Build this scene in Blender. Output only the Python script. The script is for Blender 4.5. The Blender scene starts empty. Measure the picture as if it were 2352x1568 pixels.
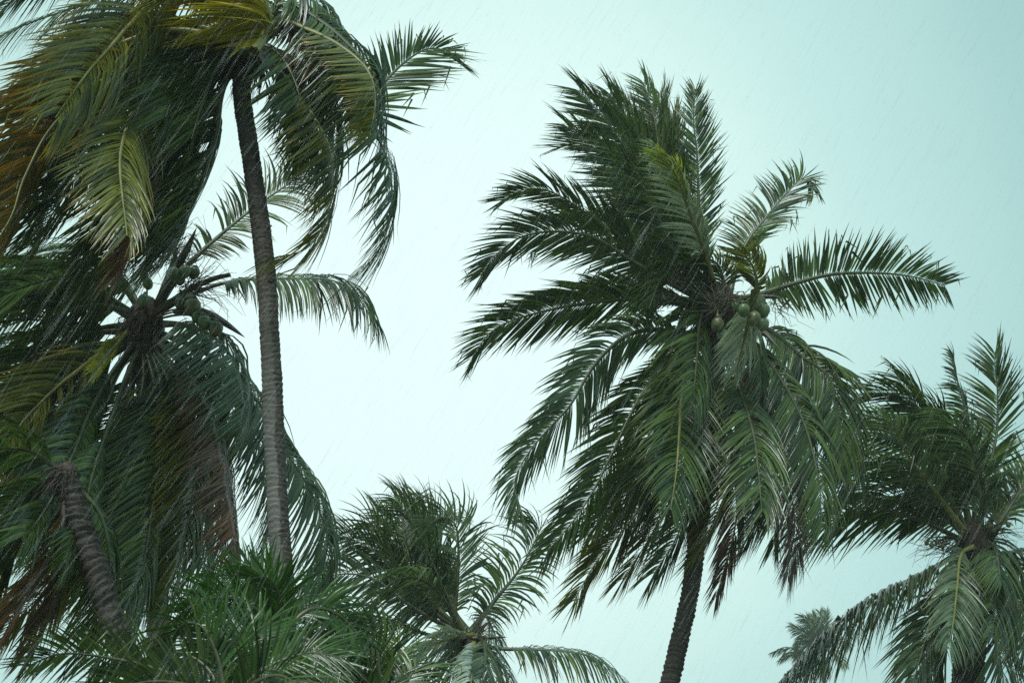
import bpy, math, random
import numpy as np

# ------------------------------------------------------------------ camera, sky, sun, exposure
sc = bpy.context.scene
COL = sc.collection
PITCH = math.radians(22.0)
CAMZ = 1.6
cam_d = bpy.data.cameras.new('camera')
cam = bpy.data.objects.new('camera', cam_d)
COL.objects.link(cam)
cam.location = (0, 0, CAMZ)
cam.rotation_euler = (math.pi / 2 + PITCH, 0, 0)
cam_d.sensor_width = 36.0
cam_d.lens = 50.0
cam_d.clip_start = 0.1
cam_d.clip_end = 4000.0
cam_d.dof.use_dof = True
cam_d.dof.focus_distance = 20.0
cam_d.dof.aperture_fstop = 5.0
sc.camera = cam

SUN_EL, SUN_AZ = math.radians(56.0), math.radians(-160.0)     # azimuth from +Y towards +X
world = bpy.data.worlds.new('World')
sc.world = world
world.use_nodes = True
nt = world.node_tree
nt.nodes.clear()
W_out = nt.nodes.new('ShaderNodeOutputWorld')
bg = nt.nodes.new('ShaderNodeBackground')
bg.inputs['Strength'].default_value = 0.0588
sky = nt.nodes.new('ShaderNodeTexSky')
sky.sky_type = 'NISHITA'
sky.sun_disc = False
sky.sun_elevation = SUN_EL
sky.sun_rotation = SUN_AZ
sky.air_density = 1.0
sky.dust_density = 4.0
tc = nt.nodes.new('ShaderNodeTexCoord')
sund = (math.sin(SUN_AZ) * math.cos(SUN_EL), math.cos(SUN_AZ) * math.cos(SUN_EL), math.sin(SUN_EL))
BRIGHT_EL, BRIGHT_AZ = math.radians(22.5), math.radians(-4.8)    # brightest point; lens falloff is put into the sky colour around it
bright_dir = (math.sin(BRIGHT_AZ) * math.cos(BRIGHT_EL), math.cos(BRIGHT_AZ) * math.cos(BRIGHT_EL), math.sin(BRIGHT_EL))
dot = nt.nodes.new('ShaderNodeVectorMath'); dot.operation = 'DOT_PRODUCT'
nt.links.new(tc.outputs['Generated'], dot.inputs[0])
dot.inputs[1].default_value = bright_dir
ac = nt.nodes.new('ShaderNodeMath'); ac.operation = 'ARCCOSINE'
nt.links.new(dot.outputs['Value'], ac.inputs[0])
nz = nt.nodes.new('ShaderNodeTexNoise')
nz.inputs['Scale'].default_value = 2.2
nz.inputs['Detail'].default_value = 4.0
nt.links.new(tc.outputs['Generated'], nz.inputs['Vector'])
nzm = nt.nodes.new('ShaderNodeMath'); nzm.operation = 'MULTIPLY_ADD'
nzm.inputs[1].default_value = 0.14
nzm.inputs[2].default_value = -0.07
nt.links.new(nz.outputs['Fac'], nzm.inputs[0])
adda = nt.nodes.new('ShaderNodeMath'); adda.operation = 'ADD'
nt.links.new(ac.outputs[0], adda.inputs[0])
nt.links.new(nzm.outputs[0], adda.inputs[1])
mr = nt.nodes.new('ShaderNodeMapRange')
mr.inputs['From Min'].default_value = 0.0
mr.inputs['From Max'].default_value = math.radians(30.0)
nt.links.new(adda.outputs[0], mr.inputs['Value'])
ramp = nt.nodes.new('ShaderNodeValToRGB')
cr = ramp.color_ramp
cr.interpolation = 'B_SPLINE'
cr.elements[0].position = 0.0
cr.elements[0].color = (0.80, 1.0, 0.98, 1)
cr.elements[1].position = 1.0
cr.elements[1].color = (0.33, 0.57, 0.555, 1)
for q, c in ((0.18, (0.80, 1.0, 0.98)), (0.34, (0.77, 0.98, 0.95)), (0.50, (0.64, 0.885, 0.835)), (0.62, (0.54, 0.80, 0.77)), (0.80, (0.42, 0.67, 0.65)), (0.90, (0.355, 0.60, 0.585))):
    e = cr.elements.new(q); e.color = (*c, 1)
nt.links.new(mr.outputs['Result'], ramp.inputs['Fac'])
scl = nt.nodes.new('ShaderNodeVectorMath'); scl.operation = 'SCALE'
scl.inputs['Scale'].default_value = 11.0
nt.links.new(ramp.outputs['Color'], scl.inputs[0])
mix = nt.nodes.new('ShaderNodeMix'); mix.data_type = 'RGBA'
mix.inputs['Factor'].default_value = 0.97                  # cloud deck over the clear-air sky
nt.links.new(sky.outputs['Color'], mix.inputs['A'])
nt.links.new(scl.outputs['Vector'], mix.inputs['B'])
nt.links.new(mix.outputs['Result'], bg.inputs['Color'])
nt.links.new(bg.outputs['Background'], W_out.inputs['Surface'])

sun_d = bpy.data.lights.new('sun', 'SUN')
sun = bpy.data.objects.new('sun', sun_d)
COL.objects.link(sun)
sun_d.energy = 1.5
sun_d.angle = math.radians(20.0)
sun_d.color = (0.95, 1.0, 0.94)
sun.location = (0, 0, 60)
from mathutils import Vector
sun.rotation_euler = Vector((-sund[0], -sund[1], -sund[2])).to_track_quat('-Z', 'Y').to_euler()

sc.view_settings.view_transform = 'Standard'
sc.view_settings.look = 'None'
sc.view_settings.gamma = 1.0
sc.view_settings.use_curve_mapping = False
sc.view_settings.exposure = 0.75
sc.cycles.max_bounces = 6
sc.cycles.diffuse_bounces = 3
sc.cycles.glossy_bounces = 3
sc.cycles.transmission_bounces = 4
sc.cycles.volume_bounces = 1
sc.cycles.transparent_max_bounces = 8
sc.cycles.use_denoising = False

# ------------------------------------------------------------------ helpers
RIGHT = np.array([1.0, 0, 0])
UP = np.array([0, -math.sin(PITCH), math.cos(PITCH)])
FWD = np.array([0, math.cos(PITCH), math.sin(PITCH)])
CAM = np.array([0, 0, CAMZ])
GRAV = np.array([0, 0, -1.0])
WIND = np.array([-0.93, 0.08, -0.30])


def at(x, y, Y):
    """the point of the place seen at (x, y) of the photograph (2352 wide) on the upright plane at distance Y"""
    d = RIGHT * ((x - 1176) / 2352 * 0.72) + UP * ((784 - y) / 2352 * 0.72) + FWD
    return CAM + d * (Y / d[1])


def nrm(v):
    return v / np.maximum(np.linalg.norm(v, axis=-1, keepdims=True), 1e-9)


def spline(P, n):
    """Catmull-Rom through P, resampled to n points evenly by length"""
    P = np.array(P, float)
    Q = np.vstack([2 * P[0] - P[1], P, 2 * P[-1] - P[-2]])
    out = []
    for i in range(1, len(Q) - 2):
        t = np.linspace(0, 1, 24, endpoint=False)[:, None]
        a, b, c, d = Q[i - 1], Q[i], Q[i + 1], Q[i + 2]
        out.append(0.5 * (2 * b + (c - a) * t + (2 * a - 5 * b + 4 * c - d) * t ** 2 + (3 * b - a - 3 * c + d) * t ** 3))
    out.append(P[-1:])
    C = np.vstack(out)
    s = np.concatenate([[0], np.cumsum(np.linalg.norm(np.diff(C, axis=0), axis=1))])
    u = np.linspace(0, s[-1], n)
    return np.stack([np.interp(u, s, C[:, k]) for k in range(3)], 1), s[-1]


def mesh_obj(name, V, F, mat, parent=None, origin=None, smooth=True, tint=None):
    V = np.asarray(V, np.float32)
    if origin is not None:
        V = V - np.asarray(origin, np.float32)
    me = bpy.data.meshes.new(name)
    F = np.asarray(F, np.int32) if not isinstance(F, list) else F
    if isinstance(F, list):
        me.from_pydata(V.tolist(), [], F)
    else:
        k = F.shape[1]
        me.vertices.add(len(V))
        me.vertices.foreach_set('co', V.ravel())
        me.loops.add(F.size)
        me.loops.foreach_set('vertex_index', F.ravel())
        me.polygons.add(len(F))
        me.polygons.foreach_set('loop_start', np.arange(0, F.size, k, dtype=np.int32))
        me.update(calc_edges=True)
    if tint is not None:
        a = me.attributes.new('tint', 'FLOAT_COLOR', 'POINT')
        a.data.foreach_set('color', np.asarray(tint, np.float32).ravel())
    if smooth:
        me.polygons.foreach_set('use_smooth', np.ones(len(me.polygons), bool))
    me.materials.append(mat)
    o = bpy.data.objects.new(name, me)
    COL.objects.link(o)
    if parent is not None:
        o.parent = parent
    return o


def frames(P):
    T = np.gradient(P, axis=0)
    T = nrm(T)
    ref = np.where(np.abs(T[:, 2:3]) > 0.95, np.array([[1.0, 0, 0]]), np.array([[0, 0, 1.0]]))
    A = nrm(np.cross(T, ref))
    for i in range(1, len(A)):                              # keep the frame from flipping
        if np.dot(A[i], A[i - 1]) < 0:
            A[i] = -A[i]
    return T, A, np.cross(T, A)


def tube_arrays(P, R, sides=6, flat=1.0, A=None, B=None):
    if A is None:
        T, A, B = frames(P)
    R = np.asarray(R, float)
    n = len(P)
    th = np.arange(sides) / sides * 2 * math.pi
    V = P[:, None] + R[:, None, None] * (A[:, None] * np.cos(th)[None, :, None] + flat * B[:, None] * np.sin(th)[None, :, None])
    i = np.arange(n - 1)[:, None] * sides
    j = np.arange(sides)[None]
    k = (j + 1) % sides
    F = np.stack([i + j, i + k, i + sides + k, i + sides + j], -1).reshape(-1, 4)
    return V.reshape(-1, 3), F


# ------------------------------------------------------------------ materials
def new_mat(name):
    m = bpy.data.materials.new(name)
    m.use_nodes = True
    n = m.node_tree
    n.nodes.clear()
    out = n.nodes.new('ShaderNodeOutputMaterial')
    return m, n, out


def leaf_mat(name, dark, light, tip, tip_start, tip_amount, trans=0.28, rough=0.36):
    m, n, out = new_mat(name)
    at_ = n.nodes.new('ShaderNodeAttribute'); at_.attribute_name = 'tint'
    sep = n.nodes.new('ShaderNodeSeparateColor')
    n.links.new(at_.outputs['Color'], sep.inputs[0])
    base = n.nodes.new('ShaderNodeMix'); base.data_type = 'RGBA'
    base.inputs['A'].default_value = (*dark, 1)
    base.inputs['B'].default_value = (*light, 1)
    n.links.new(sep.outputs[0], base.inputs['Factor'])
    tr = n.nodes.new('ShaderNodeMapRange')
    tr.inputs['From Min'].default_value = tip_start
    tr.inputs['From Max'].default_value = 1.0
    n.links.new(sep.outputs[1], tr.inputs['Value'])
    mu = n.nodes.new('ShaderNodeMath'); mu.operation = 'MULTIPLY'
    n.links.new(tr.outputs['Result'], mu.inputs[0])
    n.links.new(sep.outputs[2], mu.inputs[1])
    mu2 = n.nodes.new('ShaderNodeMath'); mu2.operation = 'MULTIPLY'; mu2.use_clamp = True
    n.links.new(mu.outputs[0], mu2.inputs[0])
    mu2.inputs[1].default_value = tip_amount
    col = n.nodes.new('ShaderNodeMix'); col.data_type = 'RGBA'
    n.links.new(mu2.outputs[0], col.inputs['Factor'])
    n.links.new(base.outputs['Result'], col.inputs['A'])
    col.inputs['B'].default_value = (*tip, 1)
    geo = n.nodes.new('ShaderNodeNewGeometry')
    noi = n.nodes.new('ShaderNodeTexNoise'); noi.inputs['Scale'].default_value = 9.0
    n.links.new(geo.outputs['Position'], noi.inputs['Vector'])
    nr = n.nodes.new('ShaderNodeMapRange')
    nr.inputs['To Min'].default_value = 0.70
    nr.inputs['To Max'].default_value = 1.30
    n.links.new(noi.outputs['Fac'], nr.inputs['Value'])
    vs = n.nodes.new('ShaderNodeVectorMath'); vs.operation = 'SCALE'
    n.links.new(col.outputs['Result'], vs.inputs[0])
    n.links.new(nr.outputs['Result'], vs.inputs['Scale'])
    p = n.nodes.new('ShaderNodeBsdfPrincipled')
    n.links.new(vs.outputs['Vector'], p.inputs['Base Color'])
    rr = n.nodes.new('ShaderNodeMapRange')
    rr.inputs['To Min'].default_value = rough - 0.10
    rr.inputs['To Max'].default_value = rough + 0.16
    n.links.new(noi.outputs['Fac'], rr.inputs['Value'])
    n.links.new(rr.outputs['Result'], p.inputs['Roughness'])
    p.inputs['IOR'].default_value = 1.45
    p.inputs['Coat Weight'].default_value = 0.6
    p.inputs['Specular IOR Level'].default_value = 0.30
    p.inputs['Coat Roughness'].default_value = 0.19
    t = n.nodes.new('ShaderNodeBsdfTranslucent')
    ts = n.nodes.new('ShaderNodeVectorMath'); ts.operation = 'MULTIPLY'
    ts.inputs[1].default_value = (1.3, 1.5, 0.7)
    n.links.new(vs.outputs['Vector'], ts.inputs[0])
    n.links.new(ts.outputs['Vector'], t.inputs['Color'])
    mx = n.nodes.new('ShaderNodeMixShader')
    mx.inputs[0].default_value = trans
    n.links.new(p.outputs[0], mx.inputs[1])
    n.links.new(t.outputs[0], mx.inputs[2])
    n.links.new(mx.outputs[0], out.inputs['Surface'])
    return m


def rough_mat(name, c0, c1, scale=8.0, rough=0.6, bump=0.2, stretch=(1, 1, 1), contrast=(0.35, 0.65)):
    m, n, out = new_mat(name)
    t = n.nodes.new('ShaderNodeTexCoord')
    mp = n.nodes.new('ShaderNodeMapping')
    mp.inputs['Scale'].default_value = stretch
    n.links.new(t.outputs['Object'], mp.inputs['Vector'])
    noi = n.nodes.new('ShaderNodeTexNoise')
    noi.inputs['Scale'].default_value = scale
    noi.inputs['Detail'].default_value = 6.0
    n.links.new(mp.outputs[0], noi.inputs['Vector'])
    r = n.nodes.new('ShaderNodeValToRGB')
    r.color_ramp.elements[0].position = contrast[0]
    r.color_ramp.elements[0].color = (*c0, 1)
    r.color_ramp.elements[1].position = contrast[1]
    r.color_ramp.elements[1].color = (*c1, 1)
    n.links.new(noi.outputs['Fac'], r.inputs['Fac'])
    p = n.nodes.new('ShaderNodeBsdfPrincipled')
    p.inputs['Roughness'].default_value = rough
    n.links.new(r.outputs['Color'], p.inputs['Base Color'])
    b = n.nodes.new('ShaderNodeBump')
    b.inputs['Strength'].default_value = bump
    b.inputs['Distance'].default_value = 0.02
    n.links.new(noi.outputs['Fac'], b.inputs['Height'])
    n.links.new(b.outputs[0], p.inputs['Normal'])
    n.links.new(p.outputs[0], out.inputs['Surface'])
    return m


def bark_mat(name, dark, pale, lichen, lichen_amount, top=5.5):
    """ringed palm bark: fine grain, pale lichen in upright strips, rain-black streaks"""
    m, n, out = new_mat(name)
    t = n.nodes.new('ShaderNodeTexCoord')

    def noise(scale, stretch, detail=5):
        mp = n.nodes.new('ShaderNodeMapping'); mp.inputs['Scale'].default_value = stretch
        n.links.new(t.outputs['Object'], mp.inputs['Vector'])
        x = n.nodes.new('ShaderNodeTexNoise')
        x.inputs['Scale'].default_value = scale
        x.inputs['Detail'].default_value = detail
        n.links.new(mp.outputs[0], x.inputs['Vector'])
        return x.outputs['Fac']
    grain = noise(26, (1, 1, 1.8))
    r = n.nodes.new('ShaderNodeValToRGB')
    r.color_ramp.elements[0].position = 0.33; r.color_ramp.elements[0].color = (*dark, 1)
    r.color_ramp.elements[1].position = 0.70; r.color_ramp.elements[1].color = (*pale, 1)
    n.links.new(grain, r.inputs['Fac'])
    strip = noise(5.0, (1, 1, 0.22), 4)
    # lichen keeps to the weather side and to the lower part of the stem
    g_ = n.nodes.new('ShaderNodeNewGeometry')
    sx = n.nodes.new('ShaderNodeSeparateXYZ'); n.links.new(g_.outputs['Normal'], sx.inputs[0])
    side = n.nodes.new('ShaderNodeMapRange'); side.inputs['From Min'].default_value = 0.42; side.inputs['From Max'].default_value = 0.25
    nadd = n.nodes.new('ShaderNodeMath'); nadd.operation = 'MULTIPLY_ADD'
    n.links.new(strip, nadd.inputs[0]); nadd.inputs[1].default_value = 1.6; nadd.inputs[2].default_value = -0.8
    nsum = n.nodes.new('ShaderNodeMath'); nsum.operation = 'ADD'
    n.links.new(sx.outputs['X'], nsum.inputs[0]); n.links.new(nadd.outputs[0], nsum.inputs[1])
    n.links.new(nsum.outputs[0], side.inputs['Value'])
    so = n.nodes.new('ShaderNodeSeparateXYZ'); n.links.new(t.outputs['Object'], so.inputs[0])
    hgt = n.nodes.new('ShaderNodeMapRange'); hgt.inputs['From Min'].default_value = top + 2.5; hgt.inputs['From Max'].default_value = top
    n.links.new(so.outputs['Z'], hgt.inputs['Value'])
    m1 = n.nodes.new('ShaderNodeMath'); m1.operation = 'MULTIPLY'
    n.links.new(side.outputs['Result'], m1.inputs[0]); n.links.new(hgt.outputs['Result'], m1.inputs[1])
    m2 = n.nodes.new('ShaderNodeMath'); m2.operation = 'MULTIPLY'
    n.links.new(m1.outputs[0], m2.inputs[0]); m2.inputs[1].default_value = lichen_amount
    mx = n.nodes.new('ShaderNodeMix'); mx.data_type = 'RGBA'
    n.links.new(m2.outputs[0], mx.inputs['Factor'])
    n.links.new(r.outputs['Color'], mx.inputs['A'])
    mx.inputs['B'].default_value = (*lichen, 1)
    p = n.nodes.new('ShaderNodeBsdfPrincipled')
    p.inputs['Roughness'].default_value = 0.75
    n.links.new(mx.outputs['Result'], p.inputs['Base Color'])
    b = n.nodes.new('ShaderNodeBump')
    b.inputs['Strength'].default_value = 0.5
    b.inputs['Distance'].default_value = 0.02
    n.links.new(grain, b.inputs['Height'])
    n.links.new(b.outputs[0], p.inputs['Normal'])
    n.links.new(p.outputs[0], out.inputs['Surface'])
    return m


LEAF = {
    'g': leaf_mat('leaf_green', (0.012, 0.030, 0.006), (0.112, 0.178, 0.036), (0.22, 0.16, 0.03), 0.72, 0.8),
    'o': leaf_mat('leaf_olive', (0.032, 0.046, 0.005), (0.225, 0.225, 0.024), (0.46, 0.26, 0.015), 0.58, 1.0),
    'y': leaf_mat('leaf_yellowing', (0.24, 0.23, 0.010), (0.62, 0.50, 0.025), (0.74, 0.42, 0.012), 0.50, 0.9),
    'b': leaf_mat('leaf_dead', (0.055, 0.028, 0.016), (0.260, 0.112, 0.060), (0.26, 0.13, 0.06), 0.5, 0.6, rough=0.55),
    's': leaf_mat('leaf_green_sheen', (0.036, 0.064, 0.026), (0.200, 0.270, 0.150), (0.26, 0.24, 0.06), 0.7, 0.5),  # green leaf with wet sheen and haze put into its paler colour
    'p': leaf_mat('leaf_pale', (0.34, 0.40, 0.31), (0.62, 0.68, 0.57), (0.50, 0.48, 0.10), 0.80, 0.5, trans=0.10),
    'q': leaf_mat('leaf_yellow_green', (0.22, 0.27, 0.06), (0.42, 0.46, 0.12), (0.66, 0.56, 0.02), 0.55, 1.0),
    't': leaf_mat('leaf_orange', (0.045, 0.060, 0.008), (0.42, 0.210, 0.022), (0.55, 0.25, 0.015), 0.55, 0.9),
    'f': leaf_mat('leaf_fresh', (0.014, 0.045, 0.005), (0.060, 0.140, 0.014), (0.14, 0.18, 0.02), 0.7, 0.4),
}
RIB = {
    'g': rough_mat('rib_green', (0.034, 0.045, 0.016), (0.085, 0.095, 0.036), 6, 0.4, 0.1),
    'o': rough_mat('rib_olive', (0.14, 0.14, 0.04), (0.25, 0.23, 0.07), 6, 0.4, 0.1),
    'b': rough_mat('rib_dead', (0.055, 0.040, 0.032), (0.13, 0.095, 0.075), 6, 0.6, 0.2),
}
RIB['y'] = RIB['o']; RIB['p'] = RIB['o']; RIB['s'] = RIB['g']; RIB['f'] = RIB['g']; RIB['q'] = RIB['o']; RIB['t'] = RIB['o']
BARK_BROWN = bark_mat('bark_brown', (0.012, 0.009, 0.007), (0.064, 0.047, 0.036), (0.11, 0.10, 0.085), 0.25, 4.0)
BARK_GREY = bark_mat('bark_grey', (0.013, 0.009, 0.007), (0.100, 0.078, 0.064), (0.175, 0.165, 0.150), 0.80, 5.6)
FIBRE = rough_mat('fibre', (0.020, 0.013, 0.010), (0.085, 0.058, 0.042), 30, 0.8, 0.6, (1, 1, 0.2))
NUT_GREEN = rough_mat('nut_green', (0.075, 0.12, 0.050), (0.14, 0.19, 0.085), 7, 0.32, 0.05)
NUT_TAN = rough_mat('nut_tan', (0.060, 0.070, 0.025), (0.15, 0.15, 0.060), 7, 0.38, 0.05)
SPATHE = rough_mat('spathe', (0.035, 0.032, 0.024), (0.085, 0.075, 0.055), 14, 0.45, 0.2, (1, 1, 0.3))
TWIG = rough_mat('twig', (0.060, 0.055, 0.028), (0.13, 0.11, 0.055), 9, 0.5, 0.1)

# ------------------------------------------------------------------ ground and air
gm, gn, go_ = new_mat('wet_ground')
gt = gn.nodes.new('ShaderNodeTexCoord')
gno = gn.nodes.new('ShaderNodeTexNoise'); gno.inputs['Scale'].default_value = 0.35; gno.inputs['Detail'].default_value = 8
gn.links.new(gt.outputs['Object'], gno.inputs['Vector'])
gr = gn.nodes.new('ShaderNodeValToRGB')
gr.color_ramp.elements[0].position = 0.40; gr.color_ramp.elements[0].color = (0.030, 0.045, 0.020, 1)
gr.color_ramp.elements[1].position = 0.62; gr.color_ramp.elements[1].color = (0.16, 0.14, 0.10, 1)
gn.links.new(gno.outputs['Fac'], gr.inputs['Fac'])
gp = gn.nodes.new('ShaderNodeBsdfPrincipled'); gp.inputs['Roughness'].default_value = 0.7
gn.links.new(gr.outputs['Color'], gp.inputs['Base Color'])
gn.links.new(gp.outputs[0], go_.inputs['Surface'])
N = 60
gx = np.linspace(-700, 700, N)
GX, GY = np.meshgrid(gx, gx)
GZ = 0.12 * np.sin(GX * 0.11) * np.cos(GY * 0.13) - 0.12
gv = np.stack([GX, GY, GZ], -1).reshape(-1, 3)
ii, jj = np.meshgrid(np.arange(N - 1), np.arange(N - 1))
gi = (jj * N + ii).ravel()
ground = mesh_obj('ground', gv, np.stack([gi, gi + 1, gi + N + 1, gi + N], -1), gm)
ground['kind'] = 'structure'

hm, hn, ho = new_mat('haze')
hv = hn.nodes.new('ShaderNodeVolumePrincipled')
hv.inputs['Color'].default_value = (0.93, 1.0, 0.985, 1)
hv.inputs['Density'].default_value = 0.0008
hv.inputs['Anisotropy'].default_value = 0.0
hn.links.new(hv.outputs[0], ho.inputs['Volume'])
hz0, hz1, hr = -1.3, 28.0, 720.0
hvts = [(x, y, z) for z in (hz0, hz1) for y in (-hr, hr) for x in (-hr, hr)]
haze = mesh_obj('haze', hvts, [(0, 2, 3, 1), (4, 5, 7, 6), (0, 1, 5, 4), (2, 6, 7, 3), (0, 4, 6, 2), (1, 3, 7, 5)], hm, smooth=False)
haze['kind'] = 'stuff'
haze['label'] = 'pale grey-green rain haze in the air'


# ------------------------------------------------------------------ palms
class Palm:
    def __init__(self, name, label, Y, trunk, r0, r1, bark, group='coconut palms in the storm', seed=1, step=0.075, depth=1.0, size=1.0):
        """trunk: photograph points from the crown down; the last one runs on to the ground"""
        self.Y = Y
        self.rs = np.random.RandomState(seed)
        self.wild = 1.0
        self.k = size
        pts = [at(x, y, Y) for x, y in trunk]
        slope = (pts[-1] - pts[-2]) / max(pts[-2][2] - pts[-1][2], 0.2)
        h = pts[-1][2]
        pts.append(pts[-1] + np.array([slope[0] * h * 0.35, 0, -h * 0.55]))
        pts.append(np.array([pts[-1][0] + slope[0] * h * 0.12, Y, -0.15]))
        self.base = np.array([pts[-1][0], Y, 0.0])
        self.root = bpy.data.objects.new(name, None)
        self.root.empty_display_size = 0.4
        COL.objects.link(self.root)
        self.root.location = self.base
        self.root['label'] = label
        self.root['category'] = 'palm tree'
        if group:
            self.root['group'] = group
        self.crown = pts[0]
        if r0 > 0:
            self.trunk(pts, r0, r1, bark, step, depth)

    def add(self, name, V, F, mat, **k):
        return mesh_obj(name, V, F, mat, self.root, self.base, **k)

    def trunk(self, pts, r0, r1, bark, step=0.075, depth=1.0):
        rs = self.rs
        P, L = spline(pts, 60)
        nr = int(L / step)
        prof = [(0.0, 1 + 0.075 * depth), (0.28, 1 + 0.05 * depth), (0.62, 1 - 0.03 * depth), (0.88, 1 - 0.065 * depth)]
        s = []; rad = []; hues = []
        for i in range(nr):
            j = rs.uniform(-0.16, 0.16)
            big = rs.uniform(-0.03, 0.03)
            amp = rs.uniform(0.35, 1.25)
            for a, q in prof:
                s.append((i + a + j * (a > 0)) / nr)
                rad.append(1 + (q - 1) * amp + big * 0.6)
        s = np.array(s); rad = np.array(rad)
        u = np.linspace(0, 1, 60)
        C = np.stack([np.interp(s, u, P[:, k]) for k in range(3)], 1)
        base_r = r0 + (r1 - r0) * s + 0.10 * np.exp(-(1 - s) * L / 0.45)
        Fr = frames(P)
        A = nrm(np.stack([np.interp(s, u, Fr[1][:, k]) for k in range(3)], 1))
        T = nrm(np.stack([np.interp(s, u, Fr[0][:, k]) for k in range(3)], 1))
        B = np.cross(T, A)
        sides = 20
        th = np.arange(sides) / sides * 2 * math.pi
        ph = rs.uniform(0, 6.28, 6)
        lump = 0.018 * np.sin(2 * th[None] + s[:, None] * 40 + ph[0]) + 0.014 * np.sin(3 * th[None] - s[:, None] * 71 + ph[1]) \
            + 0.012 * np.sin(5 * th[None] + s[:, None] * 160 + ph[2]) + rs.uniform(-0.016, 0.016, (len(s), sides)) * (1.0 if depth < 1.5 else 5.0)
        R = base_r[:, None] * (rad[:, None] + lump)
        tilt = 0.05 * np.sin(th[None] + s[:, None] * 23 + ph[3]) * 0.5 + 0.012 * np.sin(2 * th[None] + np.repeat(rs.uniform(0, 6.28, nr), 4)[:, None])
        V = C[:, None] + R[..., None] * (A[:, None] * np.cos(th)[None, :, None] + B[:, None] * np.sin(th)[None, :, None]) + tilt[..., None] * T[:, None]
        n = len(s)
        i = np.arange(n - 1)[:, None] * sides
        j = np.arange(sides)[None]
        k = (j + 1) % sides
        F = np.stack([i + j, i + k, i + sides + k, i + sides + j], -1).reshape(-1, 4)
        self.add('trunk', V.reshape(-1, 3), F, bark)

    def sheath(self, x, y, rw, rh, lean=0.0, hairs=160, dy=0.0, hair_len=0.45):
        """the fibre-wrapped heart of the crown, with loose fibres hanging from it"""
        rs = self.rs
        c = at(x, y, self.Y + dy)
        n, sd = 22, 22
        v = np.linspace(0, 1, n); th = np.arange(sd) / sd * 2 * math.pi
        prof = np.sin(np.pi * (0.06 + 0.90 * v)) ** 0.6
        R = rw * prof[:, None] * (1 + 0.16 * np.sin(7 * th[None] + 9 * v[:, None]) + 0.10 * np.sin(11 * th[None] - 15 * v[:, None]) + rs.uniform(-0.10, 0.10, (n, sd)))
        V = np.stack([c[0] + R * np.cos(th) + lean * (v[:, None] - 0.5) * rh, c[1] + R * np.sin(th), c[2] + (v[:, None] - 0.5) * rh * 2 + 0 * R], -1).reshape(-1, 3)
        i = np.arange(n - 1)[:, None] * sd; j = np.arange(sd)[None]; k = (j + 1) % sd
        F = np.stack([i + j, i + k, i + sd + k, i + sd + j], -1).reshape(-1, 4)
        self.add('fibre_sheath', V, F, FIBRE, smooth=False)
        VV = []; FF = []; off = 0
        for q in range(hairs):
            a = rs.uniform(0, 6.28); z = rs.uniform(-0.9, 0.6)
            p0 = c + np.array([rw * 0.95 * math.cos(a), rw * 0.95 * math.sin(a), z * rh])
            d = np.array([math.cos(a) * 0.5, math.sin(a) * 0.5, -0.6]) + WIND * rs.uniform(0.1, 0.9) + rs.normal(0, 0.25, 3)
            l = hair_len * rs.uniform(0.3, 1.1)
            P = np.array([p0, p0 + d * l * 0.5, p0 + d * l * 0.75 + GRAV * l * 0.35 + rs.normal(0, 0.03, 3)])
            w = rs.uniform(0.004, 0.014)
            v_, f_ = tube_arrays(P, [w, w * 0.8, w * 0.15], 3)
            VV.append(v_); FF.append(f_ + off); off += len(v_)
        o = self.add('loose_fibre', np.vstack(VV), np.vstack(FF), FIBRE)
        o['kind'] = 'stuff'

    def frond(self, pts, dy=0.0, tw=25, w=0.6, g=0.35, L=0.85, kind='g', p0=0.18, dih=0.15, rib=None,
              label=None, dens=1.0, wind=None, sides=(1.0, 1.0), base_r=0.045, ang=(36, 66), Y=None, by=0.0, width=1.0, ragged=0.20):
        rs = self.rs
        Yp = (self.Y if Y is None else Y)
        pl = np.array(pts, float)
        d = np.concatenate([[0], np.cumsum(np.linalg.norm(np.diff(pl, axis=0), axis=1))]); d /= d[-1]
        P3 = [at(x, y, Yp + by * (1 - q) + dy * q ** 1.25) for (x, y), q in zip(pts, d)]
        n = 44
        P, length = spline(P3, n)
        T = nrm(np.gradient(P, axis=0))
        Vw = nrm(P - CAM)
        S0 = nrm(np.cross(T, Vw))
        for i in range(1, n):
            if np.dot(S0[i], S0[i - 1]) < 0:
                S0[i] = -S0[i]
        Vp = nrm(np.cross(S0, T))
        tw0 = math.radians(tw) + 0.25 * np.sin(np.linspace(0, 3.0, n) + rs.uniform(0, 6.28))
        S = np.cos(tw0)[:, None] * S0 + np.sin(tw0)[:, None] * Vp
        Nn = np.cross(S, T)
        if Nn[n // 2, 2] < 0:
            Nn = -Nn
        u = np.linspace(0, 1, n)
        base_r = base_r * self.k
        R = base_r * (1 - u) ** 1.1 + 0.006 + base_r * 0.9 * np.exp(-u * length / 0.22)
        V, F = tube_arrays(P, R, 6, 0.65, S, Nn)
        fr = self.add('frond', V, F, RIB[rib or kind])
        if label:
            fr['label'] = label
        # leaflets
        leafy = length * (1 - p0)
        K = 7
        allV = []; allT = []
        cnt = 0
        W = WIND if wind is None else np.asarray(wind, float)
        for sgn, amt in ((1, sides[0]), (-1, sides[1])):
            m = int(leafy / (0.0255 * self.k) * dens)
            if amt <= 0 or m < 3:
                continue
            q = (np.arange(m) + rs.uniform(-0.35, 0.35, m)) / m
            q = np.clip(q, 0, 1)
            gap = np.repeat(rs.uniform(0, 1, m // 4 + 2), 4)[:m]
            keep = (rs.uniform(0, 1, m) > 0.03) & (gap > 0.05)
            q = q[keep]; m = len(q)
            ss = p0 + (1 - p0) * q
            pos = np.stack([np.interp(ss, u, P[:, k]) for k in range(3)], 1)
            t_ = nrm(np.stack([np.interp(ss, u, T[:, k]) for k in range(3)], 1))
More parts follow.
